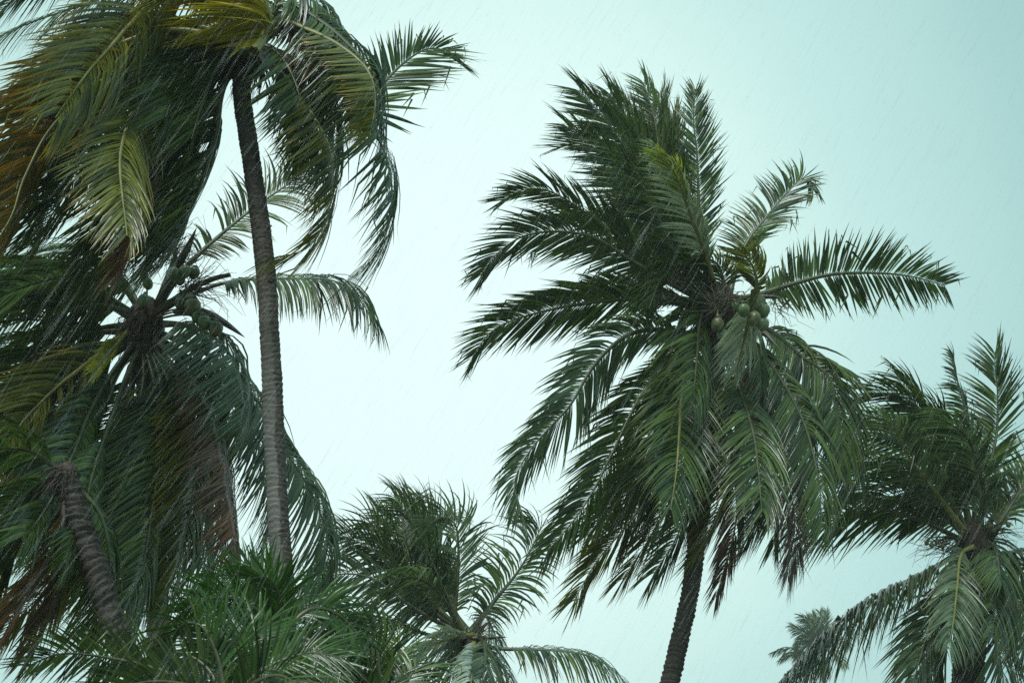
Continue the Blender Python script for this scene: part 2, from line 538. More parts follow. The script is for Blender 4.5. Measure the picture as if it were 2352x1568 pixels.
            s_ = nrm(np.stack([np.interp(ss, u, S[:, k]) for k in range(3)], 1)) * sgn
            n_ = nrm(np.stack([np.interp(ss, u, Nn[:, k]) for k in range(3)], 1))
            clump = np.repeat(rs.normal(0, 1, m // 4 + 2), 4)[:m] * self.wild
            clump2 = np.repeat(rs.normal(0, 1, m // 7 + 2), 7)[:m]
            a = np.radians(ang[0] + (ang[1] - ang[0]) * q ** 1.6 + rs.normal(0, 2.5, m) + clump * 1.6)
            dh = dih + rs.normal(0, 0.05, m) + clump2 * 0.05
            d0 = nrm(s_ * np.cos(a)[:, None] + t_ * np.sin(a)[:, None] + n_ * dh[:, None])
            prof = (0.42 + 0.58 * np.sin(np.clip(q / 0.32, 0, 1) * math.pi / 2)) * (1 - 0.48 * np.clip((q - 0.5) / 0.5, 0, 1) ** 1.5)
            ln = 1.13 * self.k * L * amt * prof * (1 + rs.normal(0, 0.10, m))
            broke = rs.uniform(0, 1, m) < ragged
            ln = np.where(rs.uniform(0, 1, m) < 0.05, ln * 0.6, ln)
            bend = (w * W)[None] * (rs.uniform(0.82, 1.18, m) + 0.12 * clump)[:, None] + (g * GRAV)[None] * (rs.uniform(0.8, 1.2, m) + 0.12 * clump2)[:, None]
            bend = bend + rs.normal(0, 0.06, (m, 3))
            roll = rs.normal(0, 0.20, m) + clump * 0.16
            wd = 0.0185 * self.k * width * (0.75 + 0.5 * rs.uniform(0, 1, m)) * (1 - 0.45 * q ** 2)
            X = np.zeros((m, K, 3, 3)); tint = np.zeros((m, K, 3, 4))
            rnd = np.clip(0.40 + 0.20 * clump + rs.normal(0, 0.26, m), 0, 1)
            tipr = np.clip(rs.uniform(0, 1, m) ** 1.5 + 0.3 * clump2, 0, 1.2)
            p = pos.copy()
            kink = rs.uniform(0.45, 0.8, m)
            kd = nrm(GRAV[None] * 1.0 + WIND[None] * rs.uniform(0, 0.8, m)[:, None] + rs.normal(0, 0.4, (m, 3)))
            wob_ph = rs.uniform(0, 6.28, m)
            for k in range(K):
                tt = k / (K - 1)
                dk = d0 + bend * (1.45 * tt ** 0.65)
                dk = dk + (n_ * np.sin(wob_ph + tt * 7)[:, None] + t_ * np.cos(wob_ph * 1.7 + tt * 6)[:, None]) * 0.045 * tt
                dk = np.where((broke & (tt > kink))[:, None], kd * 1.4 + 0.3 * dk, dk)
                dk = nrm(dk)
                wv = nrm(np.cross(dk, n_))
                nv = np.cross(wv, dk)
                r_ = roll * (0.2 + 0.8 * tt)
                wv2 = wv * np.cos(r_)[:, None] + nv * np.sin(r_)[:, None]
                nv2 = np.cross(wv2, dk)
                wp = [0.24, 0.88, 1.0, 0.92, 0.70, 0.38, 0.03][k]
                X[:, k, 0] = p - wv2 * (wd * wp)[:, None]
                X[:, k, 1] = p + nv2 * (wd * wp * 0.28)[:, None]
                X[:, k, 2] = p + wv2 * (wd * wp)[:, None]
                tint[:, k, :, 0] = rnd[:, None]; tint[:, k, :, 1] = tt; tint[:, k, :, 2] = tipr[:, None]; tint[:, k, :, 3] = 1
                p = p + dk * (ln / (K - 1))[:, None]
            allV.append(X.reshape(-1, 3)); allT.append(tint.reshape(-1, 4)); cnt += m
        if not cnt:
            return fr
        V = np.vstack(allV)
        b = (np.arange(cnt) * K * 3)[:, None, None]
        kk = (np.arange(K - 1) * 3)[None, :, None]
        c = np.arange(2)[None, None, :]
        i0 = b + kk + c
        F = np.stack([i0, i0 + 1, i0 + 4, i0 + 3], -1).reshape(-1, 4)
        o = mesh_obj('leaflets', V, F, LEAF[kind], fr, self.base, tint=np.vstack(allT))
        o['kind'] = 'stuff'
        return fr

    def nut(self, x, y, dia=0.16, dy=0.0, mat=None, root_at=None, tilt=0.3):
        rs = self.rs
        c = at(x, y, self.Y + dy)
        n, sd = 12, 14
        v = np.linspace(0, math.pi, n); th = np.arange(sd) / sd * 2 * math.pi
        r = dia / 2
        rad = np.sin(v)[:, None] * r * (1 + 0.05 * np.cos(3 * th[None] + rs.uniform(0, 6))) * (1 - 0.10 * np.cos(v))[:, None]
        loc = np.stack([rad * np.cos(th), rad * np.sin(th), -np.cos(v)[:, None] * r * 1.18 + 0 * rad], -1).reshape(-1, 3)
        a = rs.uniform(-tilt, tilt); b_ = rs.uniform(-tilt, tilt)
        Rx = np.array([[1, 0, 0], [0, math.cos(a), -math.sin(a)], [0, math.sin(a), math.cos(a)]])
        Ry = np.array([[math.cos(b_), 0, math.sin(b_)], [0, 1, 0], [-math.sin(b_), 0, math.cos(b_)]])
        V = loc @ (Rx @ Ry).T + c
        i = np.arange(n - 1)[:, None] * sd; j = np.arange(sd)[None]; k = (j + 1) % sd
        F = np.stack([i + j, i + k, i + sd + k, i + sd + j], -1).reshape(-1, 4)
        o = self.add('coconut', V, F, mat or NUT_GREEN)
        top = (np.array([0, 0, r * 1.1]) @ (Rx @ Ry).T) + c
        # calyx cap and stalk to the heart of the crown
        hub = self.crown if root_at is None else at(*root_at, self.Y)
        mid = (top + hub) / 2 + np.array([0, 0, 0.10])
        P, _ = spline([top - np.array([0, 0, 0.012]), top + np.array([0, 0, 0.03]), mid, hub], 10)
        R = np.full(10, 0.012); R[0] = r * 0.50; R[1] = r * 0.25
        v2, f2 = tube_arrays(P, R, 6)
        mesh_obj('stalk', v2, f2, TWIG, o, self.base)
        return o

    def spathe(self, pts, r=0.05, dy=0.0):
        P, _ = spline([at(x, y, self.Y + dy * i / (len(pts) - 1)) for i, (x, y) in enumerate(pts)], 20)
        u = np.linspace(0, 1, 20)
        R = r * (0.55 + 0.45 * np.sin(np.clip(u / 0.6, 0, 1) * math.pi / 2)) * (1 - u ** 3.0) + 0.002
        V, F = tube_arrays(P, R, 10, 0.7)
        self.add('spathe', V, F, SPATHE)

    def stub(self, pts, r=0.045, dy=0.0, r_end=0.55, kind='g', label='broken stalk bare of leaflets'):
        P, _ = spline([at(x, y, self.Y + dy * i / (len(pts) - 1)) for i, (x, y) in enumerate(pts)], 16)
        V, F = tube_arrays(P, np.linspace(r, r * r_end, 16), 8, 0.65)
        o = self.add('broken_stalk', V, F, RIB[kind])
        o['label'] = label

    def spray(self, x, y, n=40, size=0.6, dirx=1.0, dirz=0.2, dy=-0.2):
        """fine branching twigs of a flower stalk"""
        rs = self.rs
        c = at(x, y, self.Y + dy)
        VV = []; FF = []; off = 0
        for i in range(n):
            d = nrm(np.array([dirx, 0, dirz]) + rs.normal(0, 0.55, 3))
            l = size * rs.uniform(0.4, 1.1)
            p0 = c + rs.normal(0, 0.07, 3)
            P = np.array([p0, p0 + d * l * 0.4, p0 + d * l * 0.75 + rs.normal(0, 0.05, 3), p0 + d * l + GRAV * l * rs.uniform(0, 0.35) + rs.normal(0, 0.08, 3)])
            v_, f_ = tube_arrays(P, [0.007, 0.005, 0.004, 0.002], 3)
            VV.append(v_); FF.append(f_ + off); off += len(v_)
        o = self.add('flower_spray', np.vstack(VV), np.vstack(FF), TWIG)
        o['kind'] = 'stuff'


YEL = 'yellowing frond'
DEAD = 'dead brown frond'

# ---- A: tall palm top left, its crown cut by the top edge
A = Palm('coconut_palm', 'tall palm at upper left, long bare ringed trunk under a crown of yellowing fronds',
         14.0, [(566, 95), (554, 200), (582, 400), (608, 600), (621, 800), (630, 1000), (640, 1200), (650, 1340), (662, 1600)], 0.100, 0.115, BARK_GREY, seed=11, step=0.062, depth=0.55)
A.sheath(572, 125, 0.20, 0.26, hairs=260, hair_len=0.4)
A.spathe([(590, 95), (608, 130), (622, 160), (630, 190)], 0.04, -0.3)
A.spathe([(575, 90), (600, 130), (612, 165)], 0.07, -0.35)
A.frond([(575, 105), (520, 60), (440, -40), (359, 0), (299, 56), (253, 109), (211, 155), (169, 211), (127, 271)], dy=-2.0, tw=18, w=0.9, g=0.5, L=0.95, kind='o', label=YEL)
A.frond([(570, 115), (500, 90), (420, 105), (366, 141), (338, 179), (302, 260), (281, 330), (276, 397), (292, 541)], dy=-1.8, tw=12, w=0.35, g=0.45, L=0.78, kind='o', label=YEL)
LEFTW = (-1.0, 0.05, -0.12)
A.frond([(582, 118), (604, 80), (610, 40), (600, 5), (560, -15), (500, -10)], dy=-1.0, tw=70, w=2.2, g=0.25, L=1.05, kind='y', p0=0.12, label=YEL, width=1.2, wind=LEFTW, by=-1.0, dens=1.3)
A.frond([(582, 120), (605, 90), (606, 60), (585, 45), (540, 52), (480, 62)], dy=-1.0, tw=60, w=2.2, g=0.4, L=0.8, kind='y', p0=0.12, label=YEL, width=1.2, wind=LEFTW, by=-1.0)
A.frond([(580, 110), (602, 40), (590, -30), (520, -60), (440, -40), (380, 0)], dy=-1.2, tw=60, w=1.6, g=0.6, L=0.95, kind='o', label=YEL, by=-0.5)
A.frond([(572, 125), (540, 120), (500, 150), (470, 220), (440, 320)], dy=-0.6, tw=65, w=1.0, g=0.7, L=0.95, kind='g', p0=0.08, by=-0.3)
A.frond([(570, 120), (520, 100), (470, 110), (420, 170), (380, 270)], dy=-0.9, tw=55, w=1.0, g=0.7, L=0.95, kind='g', p0=0.08)
A.frond([(568, 118), (530, 150), (500, 230), (485, 320), (455, 430), (420, 530)], dy=0.1, tw=65, w=1.1, g=0.7, L=1.0, p0=0.1)
A.frond([(566, 118), (510, 140), (460, 230), (430, 340), (400, 470), (350, 570)], dy=0.4, tw=55, w=1.0, g=0.7, L=1.0, p0=0.12)
A.frond([(564, 115), (480, 110), (400, 170), (340, 270), (290, 390)], dy=0.7, tw=50, w=1.0, g=0.7, L=1.0, p0=0.12)
A.frond([(562, 112), (460, 80), (350, 110), (260, 200), (200, 310), (150, 440)], dy=1.0, tw=50, w=1.0, g=0.7, L=1.0, p0=0.12)
A.frond([(588, 108), (640, 70), (710, 60), (770, 100), (810, 160), (830, 240)], dy=0.3, tw=72, w=1.3, g=0.6, L=0.9, p0=0.1)
A.frond([(586, 112), (620, 110), (660, 150), (690, 230), (690, 320)], dy=-0.3, tw=70, w=1.0, g=0.7, L=0.85, p0=0.1)
A.frond([(588, 105), (625, 20), (670, -15), (730, 10), (790, 70)], dy=0.2, tw=75, w=1.0, g=0.9, L=0.8, p0=0.1)
A.frond([(565, 95), (480, -20), (350, -50), (218, 3), (141, 28), (70, 53), (0, 84), (-70, 120)], dy=0.4, tw=80, w=0.2, g=1.3, L=0.85)
A.frond([(565, 90), (430, -100), (250, -110), (120, -60), (20, 10), (-60, 100)], dy=0.9, tw=75, w=0.5, g=1.0, L=0.85)
A.frond([(565, 90), (500, -60), (420, -70), (330, -20), (270, 50), (240, 140)], dy=1.0, tw=70, w=0.6, g=1.0)
A.frond([(562, 105), (400, 70), (260, 110), (165, 183), (105, 246), (70, 302), (53, 373), (35, 450)], dy=-0.7, tw=15, w=0.9, g=0.25, kind='t', L=0.85, label=YEL)
A.frond([(562, 100), (380, 50), (180, 130), (80, 230), (40, 330), (24, 400), (10, 490)], dy=-0.3, tw=60, w=0.9, g=0.8, kind='o', label=YEL)
A.frond([(560, 110), (330, 130), (140, 270), (60, 400), (25, 500), (-40, 600)], dy=-0.9, tw=25, w=1.0, g=0.4, kind='t', label=YEL)
A.frond([(556, 135), (522, 180), (507, 225), (499, 299), (478, 373), (457, 440), (436, 492), (411, 551), (372, 612)], dy=-0.5, tw=68, w=1.25, g=0.8, L=0.9)
A.frond([(556, 130), (490, 190), (440, 320), (400, 450), (345, 610)], dy=-0.2, tw=60, w=1.0, g=0.7, L=0.95)
A.frond([(553, 125), (450, 180), (365, 300), (295, 430), (200, 600)], dy=0.2, tw=40, w=1.0, g=0.7, L=0.95)
A.frond([(550, 120), (420, 150), (300, 260), (180, 400), (80, 560)], dy=0.3, tw=35, w=1.0, g=0.6, L=0.95)
A.frond([(550, 115), (390, 110), (230, 200), (110, 330), (20, 480)], dy=0.6, tw=45, w=0.9, g=0.6, L=0.9)
A.frond([(550, 112), (410, 100), (280, 150), (170, 260), (110, 400), (90, 520)], dy=0.8, tw=30, w=0.7, g=0.7, L=0.9, kind='b', label=DEAD)
A.frond([(553, 130), (480, 170), (420, 260), (360, 400), (270, 560), (190, 640)], dy=0.5, tw=40, w=0.8, g=0.7, L=0.95)
A.frond([(553, 130), (470, 180), (405, 285), (386, 340), (373, 404), (332, 500), (312, 551), (278, 630)], dy=-0.8, tw=70, w=0.8, g=0.8, kind='b', L=0.7, label=DEAD)
# right half
A.frond([(585, 100), (630, 20), (672, 12), (747, 57), (800, 103), (837, 144), (850, 180), (857, 235), (864, 300), (888, 365), (900, 430), (894, 504), (868, 575), (800, 636)],
        dy=-0.3, tw=72, w=1.25, g=0.65, L=0.95, p0=0.12, dens=0.72, ragged=0.35)
A.frond([(585, 105), (640, 50), (710, 70), (780, 105), (843, 160), (862, 230), (850, 310)], dy=-0.8, tw=75, w=2.6, g=0.25, kind='o', L=0.5, label=YEL, p0=0.30, wind=(-1, 0, 0.05))
A.frond([(585, 110), (680, 180), (760, 265), (829, 262), (870, 205), (911, 160), (952, 127), (992, 111), (1034, 119)], dy=0.9, tw=15, w=0.0, g=0.12, L=0.70, p0=0.42, sides=(0.7, 1.1))
A.frond([(583, 115), (650, 170), (720, 270), (757, 340), (764, 400), (757, 470), (746, 512), (705, 570), (636, 592)], dy=-0.5, tw=70, w=1.2, g=0.5, L=0.8, kind='o', dens=0.75, ragged=0.3)
A.frond([(585, 112), (660, 130), (730, 210), (765, 320), (740, 430)], dy=0.5, tw=65, w=1.1, g=0.8, L=0.95)
A.frond([(585, 108), (640, 60), (730, 90), (800, 170), (840, 270)], dy=0.6, tw=75, w=1.3, g=0.7, L=0.95, kind='b', label=DEAD)
A.frond([(585, 105), (660, 40), (740, 60), (790, 120), (815, 200)], dy=0.8, tw=75, w=1.2, g=0.8, L=0.9)
A.frond([(583, 112), (630, 130), (680, 200), (700, 290), (680, 380)], dy=0.1, tw=70, w=0.7, g=0.9, L=0.8)

# ---- B: second palm on the left, its green nuts showing behind the trunk of A
B = Palm('coconut_palm', 'left palm bearing green coconuts and dark pointed spathes behind the tall ringed trunk',
         17.0, [(335, 740), (335, 820), (338, 950), (350, 1150), (362, 1400), (372, 1600)], 0.13, 0.15, BARK_GREY, seed=22)
B.sheath(332, 745, 0.22, 0.38, hairs=200, hair_len=0.4)
B.spathe([(362, 715), (398, 630), (430, 570), (452, 522)], 0.075, -0.5)
B.spathe([(400, 715), (460, 716), (510, 738), (563, 775)], 0.085, -0.4)
B.spathe([(350, 720), (398, 600), (404, 570), (396, 556)], 0.05, 0.3)
B.stub([(365, 712), (400, 690), (438, 663), (491, 640), (528, 631)], 0.07, -0.2)
B.frond([(350, 720), (405, 640), (450, 590), (500, 545), (570, 487), (615, 455), (672, 414), (755, 336)], dy=0.3, tw=25, w=0.15, g=0.5, L=0.62, p0=0.30, dens=0.75, rib='g')
B.frond([(365, 715), (457, 669), (533, 646), (590, 641), (680, 640), (755, 643), (800, 660), (830, 695), (862, 738)], dy=0.2, tw=80, w=0.35, g=1.2, L=0.85, p0=0.28)
B.frond([(350, 745), (411, 745), (465, 760), (506, 787), (537, 829), (552, 874), (560, 924), (554, 980)], dy=-1.2, tw=55, w=1.3, g=0.6, L=0.95, p0=0.12, kind='s')
B.frond([(345, 755), (470, 810), (560, 885), (610, 950), (654, 1034), (693, 1092), (727, 1157), (747, 1211), (752, 1257), (739, 1311), (718, 1355)], dy=0.5, tw=60, w=0.9, g=0.55, L=1.0, dens=1.2, p0=0.15, kind='s')
B.frond([(345, 765), (470, 850), (560, 960), (610, 1080), (620, 1180), (600, 1270)], dy=0.9, tw=70, w=0.9, g=0.6, L=0.9)
B.frond([(335, 730), (268, 645), (200, 628), (120, 640), (40, 665), (-40, 700)], dy=-0.8, tw=55, w=0.8, g=0.5, L=0.95, kind='s')
B.frond([(330, 735), (240, 700), (140, 720), (50, 770), (-40, 840)], dy=0.2, tw=35, w=0.8, g=0.5, L=0.95)
B.frond([(328, 745), (270, 780), (200, 835), (130, 890), (60, 960), (0, 1040)], dy=-1.3, tw=20, w=0.6, g=0.5, L=1.0, kind='o')
B.frond([(325, 750), (250, 800), (180, 880), (120, 990), (70, 1120)], dy=-0.5, tw=35, w=0.7, g=0.6, L=1.0)
B.frond([(325, 735), (220, 670), (110, 670), (20, 710), (-60, 770)], dy=0.7, tw=50, w=0.7, g=0.8, L=0.95)
B.frond([(325, 745), (210, 760), (100, 830), (20, 930), (-40, 1040)], dy=0.4, tw=30, w=0.8, g=0.6, L=1.0)
B.frond([(330, 735), (290, 650), (220, 590), (130, 580), (40, 600)], dy=0.9, tw=60, w=0.8, g=0.9, L=0.95)
B.frond([(305, 748), (270, 790), (240, 820), (212, 855)], dy=-1.5, tw=50, w=0.4, g=0.6, L=0.3, kind='y', label='small bent yellow frond', dens=0.8)
B.frond([(322, 780), (307, 850), (300, 920), (288, 1020), (270, 1150), (240, 1280)], dy=-0.4, tw=50, w=0.8, g=0.7, L=0.85, p0=0.36, base_r=0.06)
B.frond([(312, 790), (274, 845), (244, 916), (217, 992), (195, 1060), (160, 1160), (110, 1270)], dy=-0.6, tw=55, w=0.8, g=0.8, L=0.85, p0=0.42, base_r=0.06)
B.frond([(345, 770), (390, 850), (425, 950), (450, 1057), (462, 1157), (466, 1253), (473, 1335)], dy=-0.9, tw=62, w=0.75, g=0.9, L=1.0, kind='s')
B.frond([(348, 775), (430, 850), (485, 950), (508, 1034), (523, 1119), (538, 1220), (542, 1300)], dy=-2.8, tw=65, w=0.9, g=0.8, L=0.70, kind='b', label=DEAD)
B.frond([(342, 785), (380, 900), (398, 1000), (380, 1130), (330, 1300)], dy=0.1, tw=50, w=0.8, g=0.8, L=1.0)
B.frond([(340, 790), (368, 920), (350, 1050), (300, 1190), (240, 1330)], dy=-1.2, tw=60, w=0.6, g=1.0, L=0.85, kind='b', label=DEAD)
B.frond([(338, 785), (370, 880), (350, 990), (290, 1090), (230, 1200), (190, 1310)], dy=-2.2, tw=45, w=0.7, g=0.8, L=0.95)
B.frond([(338, 785), (390, 880), (400, 1010), (360, 1140), (300, 1260), (270, 1370)], dy=-2.0, tw=50, w=0.7, g=0.8, L=0.95, kind='o', rib='g')
B.frond([(340, 790), (400, 910), (440, 1050), (430, 1190), (390, 1320)], dy=0.5, tw=60, w=0.8, g=0.8, L=1.0, kind='o')
B.frond([(342, 780), (430, 880), (500, 1000), (520, 1130), (500, 1260), (450, 1370)], dy=0.7, tw=60, w=0.9, g=0.8, L=1.0)
B.frond([(338, 790), (350, 950), (320, 1100), (250, 1250), (180, 1380)], dy=0.8, tw=40, w=0.8, g=0.8, L=1.0)
B.frond([(338, 775), (420, 820), (480, 890), (500, 980), (470, 1080)], dy=0.3, tw=60, w=1.1, g=0.6, L=0.95)
for x, y, dia, mt, dyy in ((398, 628, .155, 0, -.55), (425, 624, .16, 0, -.5), (446, 627, .15, 0, -.4), (412, 642, .14, 0, -.35), (340, 652, .13, 0, -.8), (330, 690, .15, 0, -.9),
                           (414, 697, .15, 1, -.55), (443, 706, .21, 1, -.65), (436, 690, .15, 1, -.5), (469, 741, .165, 0, -.8), (496, 756, .175, 1, -.8), (452, 728, .13, 0, -.7), (487, 748, .12, 0, -.6)):
    B.nut(x, y, dia, dyy, NUT_TAN if mt else NUT_GREEN)
B.spray(400, 600, 60, 0.55, 0.5, 0.6)
B.spray(430, 665, 60, 0.7, 1.0, 0.25)
B.spray(380, 570, 30, 0.5, 0.6, 0.3)
B.spray(330, 850, 14, 0.7, 0.1, -0.9)

for pts, dy, tw, kd in (
        ([(330, 780), (330, 880), (300, 1000), (250, 1120), (180, 1240), (110, 1340)], -2.4, 40, 'o'),
        ([(332, 785), (360, 900), (370, 1030), (350, 1170), (330, 1290), (290, 1400)], -2.6, 50, 'g'),
        ([(340, 785), (420, 880), (450, 1010), (440, 1150), (410, 1280), (370, 1400)], -1.8, 55, 'o'),
        ([(325, 770), (230, 840), (150, 940), (100, 1060), (60, 1190)], -0.9, 35, 'o'),
        ([(325, 765), (200, 810), (90, 900), (10, 1010), (-50, 1130)], 0.0, 35, 'g'),
        ([(320, 760), (180, 770), (60, 830), (-40, 930)], -0.6, 30, 'g'),
        ([(326, 745), (230, 690), (120, 640), (20, 620), (-60, 640)], 0.5, 40, 'g'),
        ([(335, 790), (340, 920), (310, 1080), (290, 1230), (280, 1380), (230, 1480)], -1.5, 55, 'g'),
        ([(330, 790), (280, 900), (230, 1030), (200, 1170), (210, 1300)], 0.9, 40, 'g'),
        ([(330, 790), (240, 880), (160, 1000), (120, 1130), (60, 1260)], 1.1, 40, 'g')):
    B.frond(pts, dy=dy, tw=tw, w=0.7, g=0.75, L=0.98, kind=kd, rib='g')

B.frond([(325, 775), (262, 850), (205, 950), (165, 1050), (110, 1160), (50, 1240)], dy=-4.2, tw=40, w=0.7, g=0.7, L=0.75, rib='g')
B.frond([(330, 780), (285, 880), (250, 980), (215, 1080), (190, 1180), (150, 1290)], dy=-4.0, tw=50, w=0.8, g=0.8, L=0.6, rib='g', p0=0.45)

# ---- C: leaning palm at the bottom left
C = Palm('coconut_palm', 'leaning palm at bottom left, rough brown trunk with frayed top and dead hanging fronds',
         13.6, [(150, 1095), (162, 1130), (181, 1196), (204, 1261), (227, 1330), (246, 1388), (268, 1457), (300, 1520), (335, 1600)], 0.115, 0.135, BARK_BROWN, seed=33, step=0.075, depth=1.7)
C.sheath(150, 1095, 0.12, 0.15, lean=0.3, hairs=110, hair_len=0.22)
C.frond([(160, 1105), (140, 1220), (96, 1311), (38, 1407), (-15, 1500)], dy=-0.4, tw=60, w=0.5, g=0.9, L=0.6, kind='b', label=DEAD, dens=0.7, base_r=0.05)
C.frond([(160, 1105), (165, 1250), (125, 1380), (60, 1510)], dy=0.1, tw=55, w=0.6, g=0.9, L=0.55, kind='b', label=DEAD, base_r=0.022)
C.frond([(165, 1105), (235, 1190), (250, 1330), (200, 1470)], dy=0.5, tw=55, w=0.8, g=0.8, L=0.75, kind='g', base_r=0.022)
C.frond([(150, 1095), (80, 1040), (0, 1030), (-80, 1060)], dy=-0.6, tw=35, w=0.6, g=0.6, L=0.85, base_r=0.022)
C.frond([(150, 1098), (90, 1110), (20, 1180), (-50, 1280)], dy=-0.2, tw=30, w=0.6, g=0.6, L=0.85, base_r=0.022)
C.frond([(150, 1100), (70, 1150), (15, 1250), (-30, 1390)], dy=0.6, tw=40, w=0.6, g=0.7, L=0.85, base_r=0.022)
C.frond([(158, 1105), (185, 1210), (150, 1290), (90, 1370), (20, 1430)], dy=0.9, tw=50, w=0.5, g=0.8, L=0.8, kind='o', rib='g', label=YEL, base_r=0.022)

# ---- D: young palms growing into the bottom of the view
D = Palm('young_palm', 'young bright green palm in front of the foot of the tall ringed trunk',
         10.6, [(652, 1468), (655, 1620)], 0.07, 0.09, BARK_BROWN, group='young palms along the bottom edge', seed=44)
for pts, dy, tw, w, g in (
        ([(648, 1448), (618, 1358), (585, 1308), (545, 1290)], 0.0, 25, 0.2, 0.25),
        ([(650, 1448), (640, 1368), (615, 1328), (575, 1328)], -0.3, 25, 0.3, 0.2),
        ([(645, 1453), (570, 1388), (490, 1373), (410, 1408)], -0.3, 35, 0.4, 0.4),
        ([(652, 1448), (715, 1398), (780, 1413), (840, 1478)], 0.3, 50, 0.1, 0.8),
        ([(652, 1448), (690, 1378), (735, 1368), (780, 1398)], 0.6, 50, 0.2, 0.6),
        ([(645, 1463), (565, 1448), (480, 1488), (420, 1558)], -0.4, 40, 0.4, 0.5),
        ([(655, 1458), (668, 1518), (682, 1618)], -0.7, 10, 0.0, 0.2),
        ([(652, 1458), (720, 1478), (780, 1568)], -0.2, 30, 0.1, 0.5),
        ([(645, 1463), (600, 1498), (560, 1588)], -0.5, 25, 0.3, 0.4),
        ([(648, 1453), (560, 1338), (480, 1328)], 0.8, 40, 0.4, 0.5)):
    D.frond(pts, dy=dy, tw=tw * 0.6, w=w * 0.4, g=g * 0.5, L=0.34, kind='f', p0=0.12, base_r=0.014, width=0.65, dens=1.2)
D2 = Palm('young_palm', 'young palm at bottom edge fanning fronds across the foot of the leaning brown trunk',
          9.6, [(520, 1600), (522, 1680)], 0.07, 0.09, BARK_BROWN, group='young palms along the bottom edge', seed=45)
for pts, dy, tw, w, g, kd in (
        ([(518, 1610), (500, 1510), (465, 1440), (420, 1435), (385, 1480)], 0.1, 45, 0.1, 0.35, 'f'),
        ([(515, 1620), (420, 1560), (300, 1520), (150, 1500), (60, 1530)], 0.3, 25, 0.2, 0.4, 'g'),
        ([(515, 1625), (450, 1580), (350, 1565), (230, 1590)], -0.2, 30, 0.3, 0.4, 'g'),
        ([(525, 1620), (600, 1540), (700, 1500), (790, 1510)], 0.1, 40, 0.2, 0.5, 'f'),
        ([(520, 1610), (530, 1510), (500, 1430), (450, 1400)], 0.5, 35, 0.2, 0.3, 'f'),
        ([(522, 1622), (580, 1570), (640, 1550), (700, 1580)], -0.3, 35, 0.2, 0.4, 'g'),
        ([(520, 1615), (560, 1500), (600, 1440), (660, 1440)], 0.4, 35, 0.2, 0.4, 'f'),
        ([(516, 1622), (480, 1540), (420, 1500), (350, 1500)], 0.2, 30, 0.2, 0.4, 'g')):
    D2.frond(pts, dy=dy, tw=tw * 0.6, w=w * 0.5, g=g * 0.5, L=0.38, kind=kd, p0=0.12, base_r=0.014, width=0.55, dens=1.3)
D3 = Palm('young_palm', 'young palm with pale leaflets streaming left, below and left of the small bushy palm',
          11.2, [(885, 1625), (888, 1700)], 0.07, 0.09, BARK_BROWN, group='young palms along the bottom edge', seed=46)
for pts, dy, tw, w, g, kd in (
        ([(883, 1630), (872, 1560), (866, 1495), (835, 1455), (785, 1460)], 0.0, 20, 0.9, 0.35, 'g'),
        ([(880, 1630), (830, 1550), (770, 1510), (690, 1520)], -0.2, 30, 0.6, 0.4, 'g'),
        ([(885, 1630), (900, 1560), (915, 1500), (900, 1465)], 0.4, 25, 0.4, 0.4, 'g'),
        ([(880, 1630), (800, 1580), (720, 1570), (640, 1600)], -0.1, 35, 0.4, 0.5, 'g'),
        ([(886, 1630), (930, 1570), (960, 1530), (985, 1560)], 0.3, 45, 0.3, 0.7, 'g'),
        ([(882, 1630), (850, 1520), (790, 1470), (720, 1470)], 0.6, 40, 0.6, 0.5, 'g')):
    D3.frond(pts, dy=dy, tw=tw * 0.7, w=w * 0.7, g=g * 0.6, L=0.42, kind=kd, p0=0.12, base_r=0.014, width=0.55, dens=1.3)

# ---- E: small bushy palm at the bottom centre
E = Palm('coconut_palm', 'small bushy palm at bottom centre, one bare-stalked frond raised right and one arching over',
         26.0, [(1080, 1470), (1078, 1530), (1074, 1620)], 0.19, 0.20, BARK_BROWN, seed=55, size=1.2)
E.sheath(1080, 1495, 0.17, 0.30, hairs=200, dy=0.2)
E.frond([(1070, 1460), (1010, 1400), (962, 1330), (935, 1260), (926, 1190), (942, 1140)], dy=0.3, tw=25, w=0.25, g=0.25, L=0.8, kind='g', dens=0.8)
E.frond([(1072, 1460), (1046, 1420), (1051, 1338), (1053, 1268), (1047, 1208), (1018, 1187), (980, 1208)], dy=-0.4, tw=25, w=0.45, g=0.35, L=0.75, kind='s', dens=0.8)
E.frond([(1075, 1460), (1135, 1380), (1191, 1310), (1228, 1243), (1237, 1215), (1220, 1188)], dy=-0.2, tw=30, w=0.45, g=0.45, L=0.8, p0=0.16, kind='g', dens=0.8)
E.frond([(1068, 1458), (970, 1385), (890, 1300), (868, 1240), (850, 1200), (810, 1222)], dy=0.5, tw=40, w=0.4, g=0.3, L=0.75, kind='g', dens=0.8)
E.frond([(1066, 1465), (977, 1455), (889, 1420), (801, 1412), (730, 1430)], dy=-0.6, tw=60, w=0.3, g=1.0, kind='s', L=0.85, p0=0.25, dens=0.8)
E.frond([(1066, 1455), (1015, 1370), (965, 1330), (905, 1335), (855, 1390), (820, 1455)], dy=-1.4, tw=55, w=0.3, g=0.9, L=0.9, kind='s', dens=0.8)
E.frond([(1062, 1455), (970, 1360), (900, 1296), (840, 1253), (794, 1232), (752, 1222)], dy=0.4, tw=20, w=0.2, g=0.3, L=0.75, kind='g', dens=0.8)
E.frond([(1060, 1458), (950, 1395), (860, 1330), (780, 1318), (728, 1345)], dy=0.8, tw=30, w=0.3, g=0.5, kind='s', L=0.8, dens=0.8)
E.frond([(1085, 1462), (1050, 1462), (1000, 1476), (966, 1494)], dy=-1.8, tw=40, w=0.3, g=0.7, L=0.6, kind='p', p0=0.1, dens=0.8)
